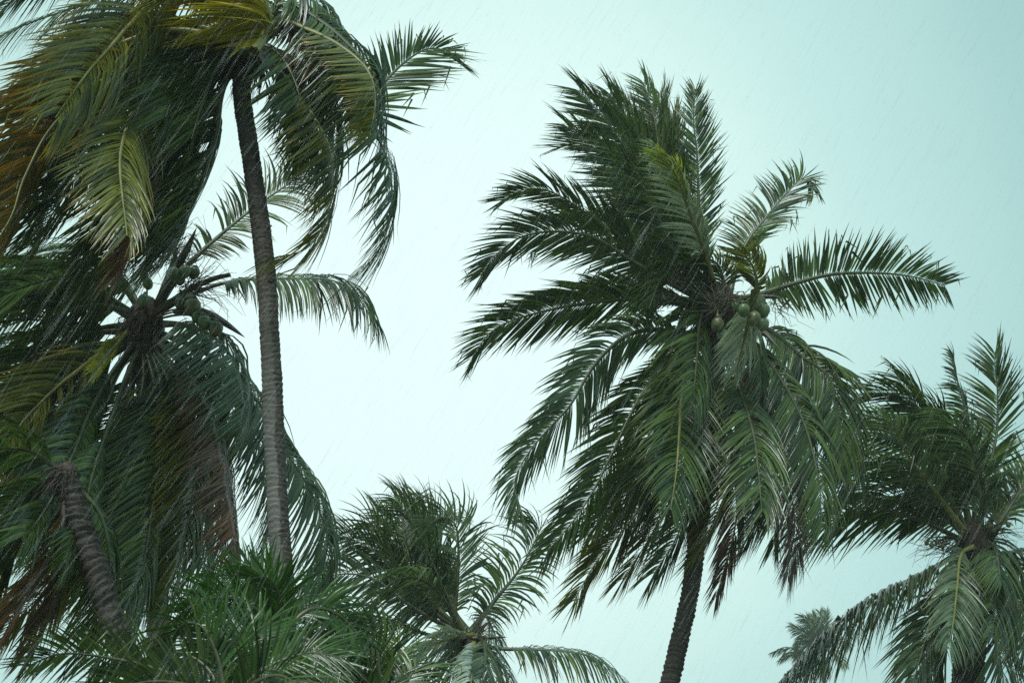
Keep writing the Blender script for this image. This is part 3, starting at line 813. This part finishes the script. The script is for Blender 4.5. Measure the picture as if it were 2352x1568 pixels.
E.frond([(1085, 1462), (1090, 1475), (1088, 1520), (1078, 1590)], dy=-1.8, tw=45, w=0.3, g=0.7, L=0.7, kind='p', p0=0.1, dens=0.8)
E.frond([(1088, 1478), (1153, 1489), (1241, 1491), (1311, 1496), (1364, 1510), (1409, 1538), (1445, 1575)], dy=-0.4, tw=85, w=0.0, g=1.6, L=0.85, p0=0.18, kind='g', dens=0.8)
E.frond([(1075, 1455), (1035, 1390), (1003, 1300), (978, 1200), (958, 1150)], dy=0.7, tw=30, w=0.4, g=0.3, kind='s', L=0.8, dens=0.8)
E.frond([(1065, 1450), (995, 1340), (930, 1240), (860, 1170)], dy=0.9, tw=25, w=0.3, g=0.2, kind='s', L=0.75, dens=0.8)
E.frond([(1066, 1450), (1010, 1330), (960, 1220), (905, 1140)], dy=0.2, tw=35, w=0.4, g=0.3, L=0.8, kind='g', dens=0.8)
E.frond([(1068, 1450), (1020, 1370), (990, 1290), (1000, 1210), (1035, 1180)], dy=1.1, tw=45, w=0.5, g=0.4, kind='s', L=0.75, dens=0.8)
E.frond([(1082, 1462), (1060, 1465), (1045, 1500), (1030, 1580)], dy=-1.2, tw=45, w=0.3, g=0.7, kind='s', L=0.7, p0=0.06)
E.frond([(1088, 1466), (1110, 1470), (1115, 1510), (1105, 1580)], dy=-1.2, tw=45, w=0.3, g=0.7, kind='s', L=0.7, p0=0.06)
E.frond([(1090, 1475), (1120, 1520), (1130, 1610)], dy=-0.8, tw=60, w=0.2, g=0.8, kind='s', L=0.8, dens=0.8)
E.frond([(1070, 1478), (1020, 1540), (985, 1620)], dy=-0.6, tw=50, w=0.3, g=0.8, kind='s', L=0.85, dens=0.8)
E.frond([(1092, 1475), (1150, 1520), (1175, 1610)], dy=0.5, tw=60, w=0.2, g=0.8, kind='s', L=0.8, dens=0.8)
E.frond([(1066, 1470), (990, 1480), (930, 1540), (900, 1620)], dy=-0.2, tw=50, w=0.3, g=0.8, kind='s', L=0.85, dens=0.8)
E.frond([(1092, 1465), (1110, 1410), (1130, 1440), (1150, 1490)], dy=0.6, tw=50, w=0.2, g=0.5, kind='s', L=0.5, p0=0.3, dens=0.6)
E.spathe([(1090, 1462), (1110, 1440), (1125, 1425)], 0.05)
E.spathe([(1092, 1470), (1130, 1464), (1165, 1462)], 0.05)
E.stub([(1090, 1460), (1105, 1480), (1140, 1500)], 0.05)
E.spray(1100, 1450, 40, 0.7, 0.6, 0.6)
E.spray(1060, 1470, 30, 0.7, -0.8, 0.0)

# ---- F: the main palm right of centre
Fp = Palm('coconut_palm', 'big palm right of centre, whole crown spread against open sky on a slim slanting trunk',
          20.5, [(1652, 720), (1643, 900), (1627, 1080), (1604, 1216), (1590, 1330), (1570, 1430), (1538, 1568), (1520, 1640)], 0.125, 0.135, BARK_BROWN, seed=66)
Fp.sheath(1650, 725, 0.36, 0.50, hairs=220, hair_len=0.5)
f = Fp.frond
# back, upper left fan
f([(1640, 700), (1559, 629), (1538, 545), (1474, 418), (1432, 334), (1369, 250), (1331, 208)], dy=0.2, tw=30, w=0.75, g=0.05, L=1.0, ang=(42, 68), wind=(-1, 0, 0.06))
f([(1645, 700), (1572, 608), (1550, 503), (1520, 376), (1500, 260), (1478, 190)], dy=0.5, tw=28, w=0.45, g=0.0, L=0.85, ang=(42, 68), wind=(-1, 0, 0.06))
f([(1640, 700), (1545, 580), (1455, 460), (1375, 355), (1300, 290)], dy=0.7, tw=30, w=0.5, g=0.15, L=0.95, ang=(42, 68), wind=(-1, 0, 0.06))
f([(1640, 700), (1565, 600), (1490, 480), (1420, 380), (1340, 330), (1280, 340)], dy=0.9, tw=35, w=0.5, g=0.2, L=0.8, ang=(42, 68), wind=(-1, 0, 0.06))
f([(1642, 700), (1575, 600), (1510, 460), (1470, 330), (1420, 230)], dy=1.1, tw=32, w=0.5, g=0.05, L=0.95, ang=(42, 68), wind=(-1, 0, 0.06))
f([(1643, 700), (1590, 590), (1555, 450), (1540, 330), (1545, 260)], dy=1.2, tw=30, w=0.3, g=0.0, L=0.8, ang=(42, 68), wind=(-1, 0, 0.06))
f([(1640, 700), (1570, 610), (1515, 500), (1465, 400)], dy=-0.3, tw=30, w=0.8, g=0.2, L=0.85, ang=(42, 68), wind=(-1, 0, 0.06))
f([(1642, 700), (1560, 590), (1500, 450), (1450, 310), (1400, 215)], dy=0.3, tw=30, w=0.4, g=0.0, L=1.0, ang=(42, 68), wind=(-1, 0, 0.06))
f([(1644, 700), (1580, 580), (1535, 440), (1510, 310), (1515, 215)], dy=0.8, tw=30, w=0.35, g=0.0, L=0.9, ang=(42, 68), wind=(-1, 0, 0.06))
f([(1652, 695), (1612, 580), (1605, 461), (1601, 355), (1593, 283), (1597, 205)], dy=-0.3, tw=15, w=0.12, g=-0.05, L=0.62, ragged=0.25)
# young pale frond with the yellow tip, in front
f([(1650, 690), (1625, 600), (1608, 550), (1592, 512), (1565, 440), (1532, 380), (1500, 334)], dy=-2.0, tw=35, w=0.5, g=0.35, L=0.58, kind='p', p0=0.22, label='pale young frond with a yellow tip', ang=(50, 70))
f([(1650, 690), (1622, 590), (1595, 515), (1570, 450), (1545, 390), (1510, 350)], dy=-2.2, tw=35, w=0.6, g=-0.15, L=0.42, kind='q', p0=0.62, label=YEL, ang=(46, 70))
# right
f([(1670, 690), (1707, 571), (1759, 500), (1815, 435), (1845, 410), (1868, 440)], dy=0.3, tw=20, w=0.45, g=0.12, L=0.60, p0=0.15, ragged=0.2)
f([(1675, 692), (1735, 679), (1824, 651), (1913, 630), (2007, 627), (2087, 634), (2172, 656)], dy=-0.3, tw=8, w=0.02, g=0.12, L=0.66, ang=(14, 50), ragged=0.3, width=1.15)
# left
f([(1640, 700), (1545, 640), (1432, 553), (1348, 490), (1264, 440), (1203, 436), (1150, 462)], dy=0.0, tw=20, w=0.35, g=0.14, L=0.70, ang=(44, 68), wind=(-1, 0, -0.10))
f([(1638, 702), (1538, 650), (1453, 600), (1369, 548), (1285, 532), (1205, 542), (1145, 580), (1104, 632)], dy=-0.5, tw=25, w=0.40, g=0.35, L=0.80, ang=(44, 68), wind=(-1, 0, -0.10))
f([(1638, 705), (1538, 695), (1432, 688), (1306, 703), (1188, 732), (1125, 765), (1084, 822)], dy=-0.6, tw=35, w=0.40, g=0.45, L=0.80, ang=(42, 66), wind=(-1, 0, -0.10))
f([(1638, 703), (1540, 680), (1430, 660), (1320, 670), (1230, 690)], dy=0.7, tw=30, w=0.40, g=0.25, L=0.5, ang=(44, 68), wind=(-1, 0, -0.10))
f([(1635, 725), (1570, 775), (1516, 757), (1450, 766), (1397, 803), (1353, 856), (1309, 931), (1257, 988), (1213, 1041), (1182, 1106), (1195, 1175)], dy=-1.6, tw=35, w=0.2, g=0.65, L=0.85, p0=0.10, kind='s')
f([(1638, 740), (1538, 834), (1472, 909), (1406, 1041), (1362, 1128), (1318, 1194), (1257, 1265)], dy=-1.0, tw=20, w=0.25, g=0.5, L=0.85)
f([(1640, 735), (1595, 795), (1569, 887), (1560, 997), (1553, 1085), (1540, 1170)], dy=-2.4, tw=12, w=0.15, g=0.5, L=0.9, kind='g', rib='o', p0=0.1, label='front frond with a yellow midrib')
f([(1660, 735), (1672, 799), (1702, 900), (1731, 997), (1742, 1085), (1750, 1175)], dy=-2.0, tw=20, w=0.5, g=0.5, L=0.9, kind='g', rib='g', p0=0.3)
f([(1640, 755), (1600, 900), (1540, 1050), (1460, 1180), (1370, 1290), (1318, 1380)], dy=-0.3, tw=30, w=0.5, g=0.6, L=0.85, kind='o')
f([(1640, 755), (1605, 920), (1570, 1080), (1500, 1220), (1430, 1330)], dy=0.3, tw=40, w=0.5, g=0.6, L=0.9, kind='o', label=YEL)
f([(1645, 760), (1632, 920), (1610, 1080), (1560, 1220), (1500, 1320)], dy=-0.9, tw=45, w=0.5, g=0.6, L=0.9)
f([(1642, 755), (1560, 860), (1500, 980), (1440, 1110), (1350, 1230)], dy=0.8, tw=40, w=0.4, g=0.6, L=0.9)
f([(1645, 755), (1590, 880), (1530, 1000), (1470, 1100), (1390, 1180)], dy=-1.2, tw=35, w=0.4, g=0.6, L=0.95)
f([(1648, 760), (1665, 930), (1685, 1080), (1690, 1200), (1645, 1370)], dy=0.4, tw=60, w=0.3, g=0.9, L=0.7, kind='b', label=DEAD)
f([(1650, 760), (1690, 930), (1680, 1080), (1640, 1200), (1590, 1290)], dy=-0.6, tw=55, w=0.7, g=0.7, L=0.85, kind='o')
f([(1675, 735), (1764, 756), (1843, 819), (1904, 866), (1918, 932), (1932, 1010), (1935, 1090)], dy=0.0, tw=40, w=0.5, g=0.6, L=0.85)
f([(1670, 740), (1740, 800), (1800, 880), (1850, 980), (1880, 1100), (1888, 1210)], dy=-0.7, tw=45, w=0.5, g=0.7, L=0.9)
f([(1665, 748), (1720, 840), (1770, 950), (1805, 1080), (1825, 1200), (1808, 1320)], dy=-0.3, tw=50, w=0.4, g=0.8, L=0.85, kind='b', label=DEAD)
f([(1678, 735), (1780, 780), (1870, 850), (1940, 950), (1955, 1060), (1935, 1170)], dy=0.6, tw=50, w=0.5, g=0.7, L=0.9)
f([(1668, 745), (1730, 830), (1760, 940), (1770, 1060), (1750, 1170), (1700, 1260)], dy=0.5, tw=50, w=0.6, g=0.7, L=0.9)
f([(1668, 742), (1760, 810), (1830, 910), (1860, 1030), (1850, 1140), (1810, 1230)], dy=1.0, tw=50, w=0.6, g=0.7, L=0.9)
f([(1665, 748), (1700, 850), (1740, 980), (1775, 1120), (1780, 1250)], dy=0.9, tw=50, w=0.5, g=0.7, L=0.9)
f([(1645, 715), (1610, 690), (1570, 720), (1545, 800), (1530, 880)], dy=-1.0, tw=55, w=0.6, g=0.7, L=0.8, p0=0.08)
f([(1655, 715), (1640, 690), (1610, 730), (1600, 830), (1590, 940)], dy=-1.6, tw=50, w=0.6, g=0.7, L=0.8, p0=0.08)
f([(1660, 715), (1680, 690), (1715, 730), (1740, 810), (1750, 900)], dy=-0.6, tw=55, w=0.7, g=0.7, L=0.75, p0=0.08)
f([(1650, 715), (1620, 640), (1570, 610), (1520, 640), (1490, 710)], dy=-0.6, tw=55, w=0.6, g=0.7, L=0.75, p0=0.1)
f([(1655, 710), (1660, 640), (1640, 600), (1600, 600)], dy=-0.4, tw=50, w=0.6, g=0.5, L=0.6, p0=0.1)
# bent young leaf in the heart of the crown
f([(1690, 745), (1718, 700), (1738, 662), (1730, 615), (1702, 572)], dy=-2.0, tw=35, w=0.7, g=-0.1, L=0.48, kind='o', p0=0.42, label='bent young frond tipped with yellow', by=-1.0)
f([(1735, 668), (1728, 700), (1715, 760), (1692, 850)], dy=-0.8, tw=50, w=0.5, g=0.6, L=0.6, kind='p', p0=0.05, by=-2.0, width=1.3)
for x, y, dia, mt, dyy in ((1753, 714, .23, 0, -1.6), (1740, 699, .19, 0, -1.5), (1732, 732, .23, 1, -1.9), (1752, 745, .21, 0, -1.6), (1748, 692, .17, 0, -1.3), (1708, 712, .20, 0, -2.0), 
                           (1648, 745, .22, 1, -1.3), (1690, 702, .15, 0, -1.2), (1524, 688, .13, 0, -.2), (1660, 770, .2, 0, -1.2)):
    Fp.nut(x, y, dia * 0.85, dyy, NUT_TAN if mt else NUT_GREEN)
Fp.stub([(1650, 720), (1580, 700), (1500, 668), (1465, 660)], 0.05, 0.0)
Fp.spathe([(1680, 695), (1730, 683), (1780, 682), (1800, 688)], 0.06, -0.5)
Fp.spathe([(1700, 745), (1750, 760), (1790, 800)], 0.07, -0.6)
Fp.spray(1530, 690, 40, 0.6, -0.6, 0.2)
Fp.spray(1650, 700, 50, 0.9, 0.0, 0.3, dy=-0.7)
Fp.spray(1600, 660, 40, 0.8, -0.5, 0.6)
Fp.spray(1780, 700, 24, 0.5, 0.4, -0.7)

# ---- G: palm cut by the right edge
G = Palm('coconut_palm', 'palm cut off by the right edge, one frond upright and dark trunk in the corner',
         22.5, [(2245, 1255), (2240, 1330), (2230, 1450), (2222, 1568), (2218, 1640)], 0.23, 0.27, BARK_BROWN, seed=77, size=1.17)
G.sheath(2245, 1275, 0.30, 0.55, hairs=220, hair_len=0.45)
f = G.frond
f([(2245, 1240), (2262, 1130), (2276, 1063), (2290, 985), (2291, 898), (2286, 850), (2285, 808)], dy=0.0, tw=15, w=0.15, g=0.15, L=0.68, p0=0.2, ragged=0.3)
f([(2240, 1240), (2258, 1134), (2240, 1054), (2222, 1006), (2182, 973), (2145, 960)], dy=-1.4, tw=45, w=0.8, g=0.35, L=0.9, kind='s', p0=0.15)
f([(2240, 1240), (2235, 1100), (2220, 960), (2198, 870), (2190, 812)], dy=0.4, tw=55, w=0.3, g=0.2, L=0.45)
f([(2235, 1240), (2185, 1063), (2115, 945), (2059, 865)], dy=0.5, tw=30, w=0.7, g=0.1, L=0.78)
f([(2235, 1240), (2200, 1080), (2140, 970), (2070, 910), (1990, 900)], dy=0.2, tw=35, w=0.7, g=0.2, L=0.78)
f([(2232, 1245), (2150, 1130), (2090, 1054), (2070, 1002), (2035, 966), (1995, 952)], dy=-1.5, tw=30, w=0.35, g=0.45, L=0.75, kind='s', rib='o', p0=0.25, label='front frond with a yellow midrib')
f([(2235, 1255), (2205, 1238), (2120, 1196), (2040, 1172), (1974, 1167), (1900, 1200), (1840, 1240)], dy=-0.6, tw=60, w=0.45, g=0.9, L=0.95, p0=0.22)
f([(2235, 1245), (2150, 1150), (2060, 1080), (1980, 1060), (1900, 1085)], dy=0.3, tw=45, w=0.6, g=0.5, L=0.9)
f([(2235, 1245), (2165, 1110), (2085, 1020), (1990, 990)], dy=0.8, tw=40, w=0.7, g=0.4, L=0.9)
f([(2235, 1250), (2160, 1180), (2080, 1140), (1980, 1150)], dy=0.6, tw=50, w=0.6, g=0.6, L=0.9)
f([(2240, 1262), (2200, 1270), (2134, 1309), (2040, 1356), (1955, 1408), (1889, 1465), (1832, 1522), (1789, 1568), (1735, 1640), (1700, 1720)], dy=-0.8, tw=90, w=0.14, g=1.1, L=1.2, p0=0.12, ang=(22, 30), kind='s', dens=1.7, dih=0.0)
f([(2238, 1255), (2208, 1272), (2199, 1340), (2191, 1418), (2178, 1490)], dy=-1.8, tw=15, w=0.1, g=0.75, L=0.62, kind='s', rib='o', p0=0.08, by=-0.3, label='front frond with a yellow midrib', base_r=0.02)
f([(2238, 1275), (2185, 1360), (2138, 1440), (2117, 1500), (2092, 1585)], dy=-1.2, tw=30, w=0.2, g=0.7, L=0.85, kind='s')
f([(2242, 1275), (2200, 1360), (2160, 1450), (2130, 1580)], dy=0.6, tw=50, w=0.3, g=0.8, L=0.9)
f([(2250, 1262), (2278, 1230), (2314, 1172), (2352, 1118), (2410, 1070)], dy=-0.2, tw=35, w=0.3, g=0.4, L=0.8, p0=0.28, base_r=0.07)
f([(2250, 1268), (2305, 1270), (2370, 1262), (2440, 1290), (2500, 1340)], dy=-0.3, tw=70, w=0.2, g=0.9, L=0.85, p0=0.15)
f([(2252, 1275), (2305, 1330), (2345, 1420), (2370, 1530)], dy=0.2, tw=55, w=0.5, g=0.7, L=0.9)
f([(2250, 1280), (2275, 1400), (2300, 1530), (2310, 1620)], dy=-0.7, tw=50, w=0.5, g=0.7, L=0.9)
f([(2252, 1275), (2330, 1370), (2390, 1500)], dy=-0.5, tw=55, w=0.6, g=0.7, L=0.9)
f([(2252, 1272), (2320, 1290), (2390, 1380), (2420, 1500)], dy=0.6, tw=60, w=0.6, g=0.7, L=0.9)
f([(2248, 1240), (2320, 1130), (2380, 1090)], dy=0.7, tw=35, w=0.2, g=0.3, L=0.8, p0=0.35)
f([(2242, 1262), (2225, 1290), (2222, 1370), (2225, 1460)], dy=-1.0, tw=50, w=0.5, g=0.7, L=0.7, p0=0.06)
f([(2252, 1262), (2275, 1285), (2285, 1360), (2280, 1460)], dy=-1.2, tw=50, w=0.5, g=0.7, L=0.7, p0=0.06)
f([(2246, 1262), (2262, 1240), (2285, 1260), (2300, 1340)], dy=-1.0, tw=50, w=0.5, g=0.7, L=0.65, p0=0.06)
G.spray(2180, 1250, 50, 0.6, -0.9, -0.05)
G.spray(2280, 1215, 40, 0.6, 0.4, 0.2)
for x, y in ((2128, 1246), (2140, 1252), (2152, 1244), (2165, 1254), (2210, 1222), (2205, 1232), (2272, 1210), (2282, 1218), (2316, 1205)):
    G.nut(x, y, 0.075, -0.4, NUT_TAN)

# ---- H: far palm fading into the rain
H = Palm('coconut_palm', 'small distant grey palm faded by rain, behind the arching frond at lower right',
         118.0, [(1890, 1490), (1893, 1560), (1898, 1640)], 0.15, 0.17, BARK_GREY, group=None, seed=88)
f = H.frond
for pts, dy, tw, w, g in (
        ([(1890, 1490), (1872, 1450), (1855, 1425), (1836, 1415)], 0, 30, 0.4, 0.4),
        ([(1890, 1490), (1885, 1450), (1882, 1405)], 0, 30, 0.2, 0.1),
        ([(1890, 1490), (1895, 1450), (1899, 1402)], 0, 30, 0.2, 0.2),
        ([(1890, 1490), (1876, 1440), (1866, 1410)], 1, 30, 0.4, 0.1),
        ([(1889, 1490), (1860, 1465), (1838, 1450), (1818, 1436)], 0, 30, 0.3, 0.5),
        ([(1889, 1490), (1862, 1470), (1842, 1468), (1826, 1486)], -1, 35, 0.3, 0.5),
        ([(1889, 1490), (1855, 1480), (1838, 1490), (1828, 1505)], 1, 35, 0.3, 0.6),
        ([(1889, 1490), (1850, 1497), (1810, 1488), (1775, 1498)], 0, 60, 0.2, 0.9),
        ([(1889, 1492), (1850, 1505), (1815, 1502), (1790, 1516)], -1, 50, 0.2, 0.8),
        ([(1889, 1494), (1860, 1515), (1840, 1545)], 1, 50, 0.2, 0.8),
        ([(1891, 1490), (1915, 1450), (1935, 1440)], 1, 35, 0.0, 0.3),
        ([(1891, 1490), (1920, 1475), (1950, 1480)], 0, 45, 0.0, 0.6),
        ([(1891, 1492), (1920, 1500), (1940, 1530)], -1, 45, 0.0, 0.7),
        ([(1890, 1494), (1895, 1520), (1890, 1555)], -1, 45, 0.2, 0.7)):
    f(pts, dy=dy, tw=tw, w=w, g=g, L=1.0, dens=0.55, width=2.0)

# ------------------------------------------------------------------ the rain: long falling drops through the whole view
rm, rn, ro = new_mat('rain_water')
rd = rn.nodes.new('ShaderNodeBsdfDiffuse'); rd.inputs['Color'].default_value = (0.92, 0.95, 0.95, 1)
rt = rn.nodes.new('ShaderNodeBsdfTranslucent'); rt.inputs['Color'].default_value = (0.96, 0.98, 0.98, 1)
rmx = rn.nodes.new('ShaderNodeMixShader'); rmx.inputs[0].default_value = 0.6
rn.links.new(rd.outputs[0], rmx.inputs[1]); rn.links.new(rt.outputs[0], rmx.inputs[2])
rn.links.new(rmx.outputs[0], ro.inputs['Surface'])
rs = np.random.RandomState(5)
NR = 28000
Yr = 3.0 + 15.0 * rs.uniform(0, 1, NR) ** 0.75
xr = (rs.uniform(-1, 1, NR)) * (Yr * 0.50 + 1.5)
zr = 0.2 + rs.uniform(0, 1, NR) * (Yr * 0.85 + 2.5)
ctr = np.stack([xr, Yr, zr], 1)
dr = nrm(np.array([-0.50, 0.10, -0.86])[None] + rs.normal(0, 0.05, (NR, 3)))
ln = rs.uniform(0.10, 0.30, NR)
rad = rs.uniform(0.00014, 0.00038, NR)
a1 = nrm(np.cross(dr, np.array([0, 1.0, 0.2])[None])); a2 = np.cross(dr, a1)
V = np.zeros((NR, 5, 3))
V[:, 0] = ctr - dr * (ln / 2)[:, None]
V[:, 4] = ctr + dr * (ln / 2)[:, None]
for k in range(3):
    th = k * 2 * math.pi / 3
    V[:, 1 + k] = ctr + dr * (ln * 0.15)[:, None] + rad[:, None] * (a1 * math.cos(th) + a2 * math.sin(th))
b = np.arange(NR)[:, None] * 5
tri = np.array([[0, 2, 1], [0, 3, 2], [0, 1, 3], [4, 1, 2], [4, 2, 3], [4, 3, 1]])
Fr = (b[:, :, None] + tri[None]).reshape(-1, 3)
rain = mesh_obj('rain', V.reshape(-1, 3), Fr, rm)
rain['kind'] = 'stuff'
rain['label'] = 'heavy slanting rain streaking down to the left'
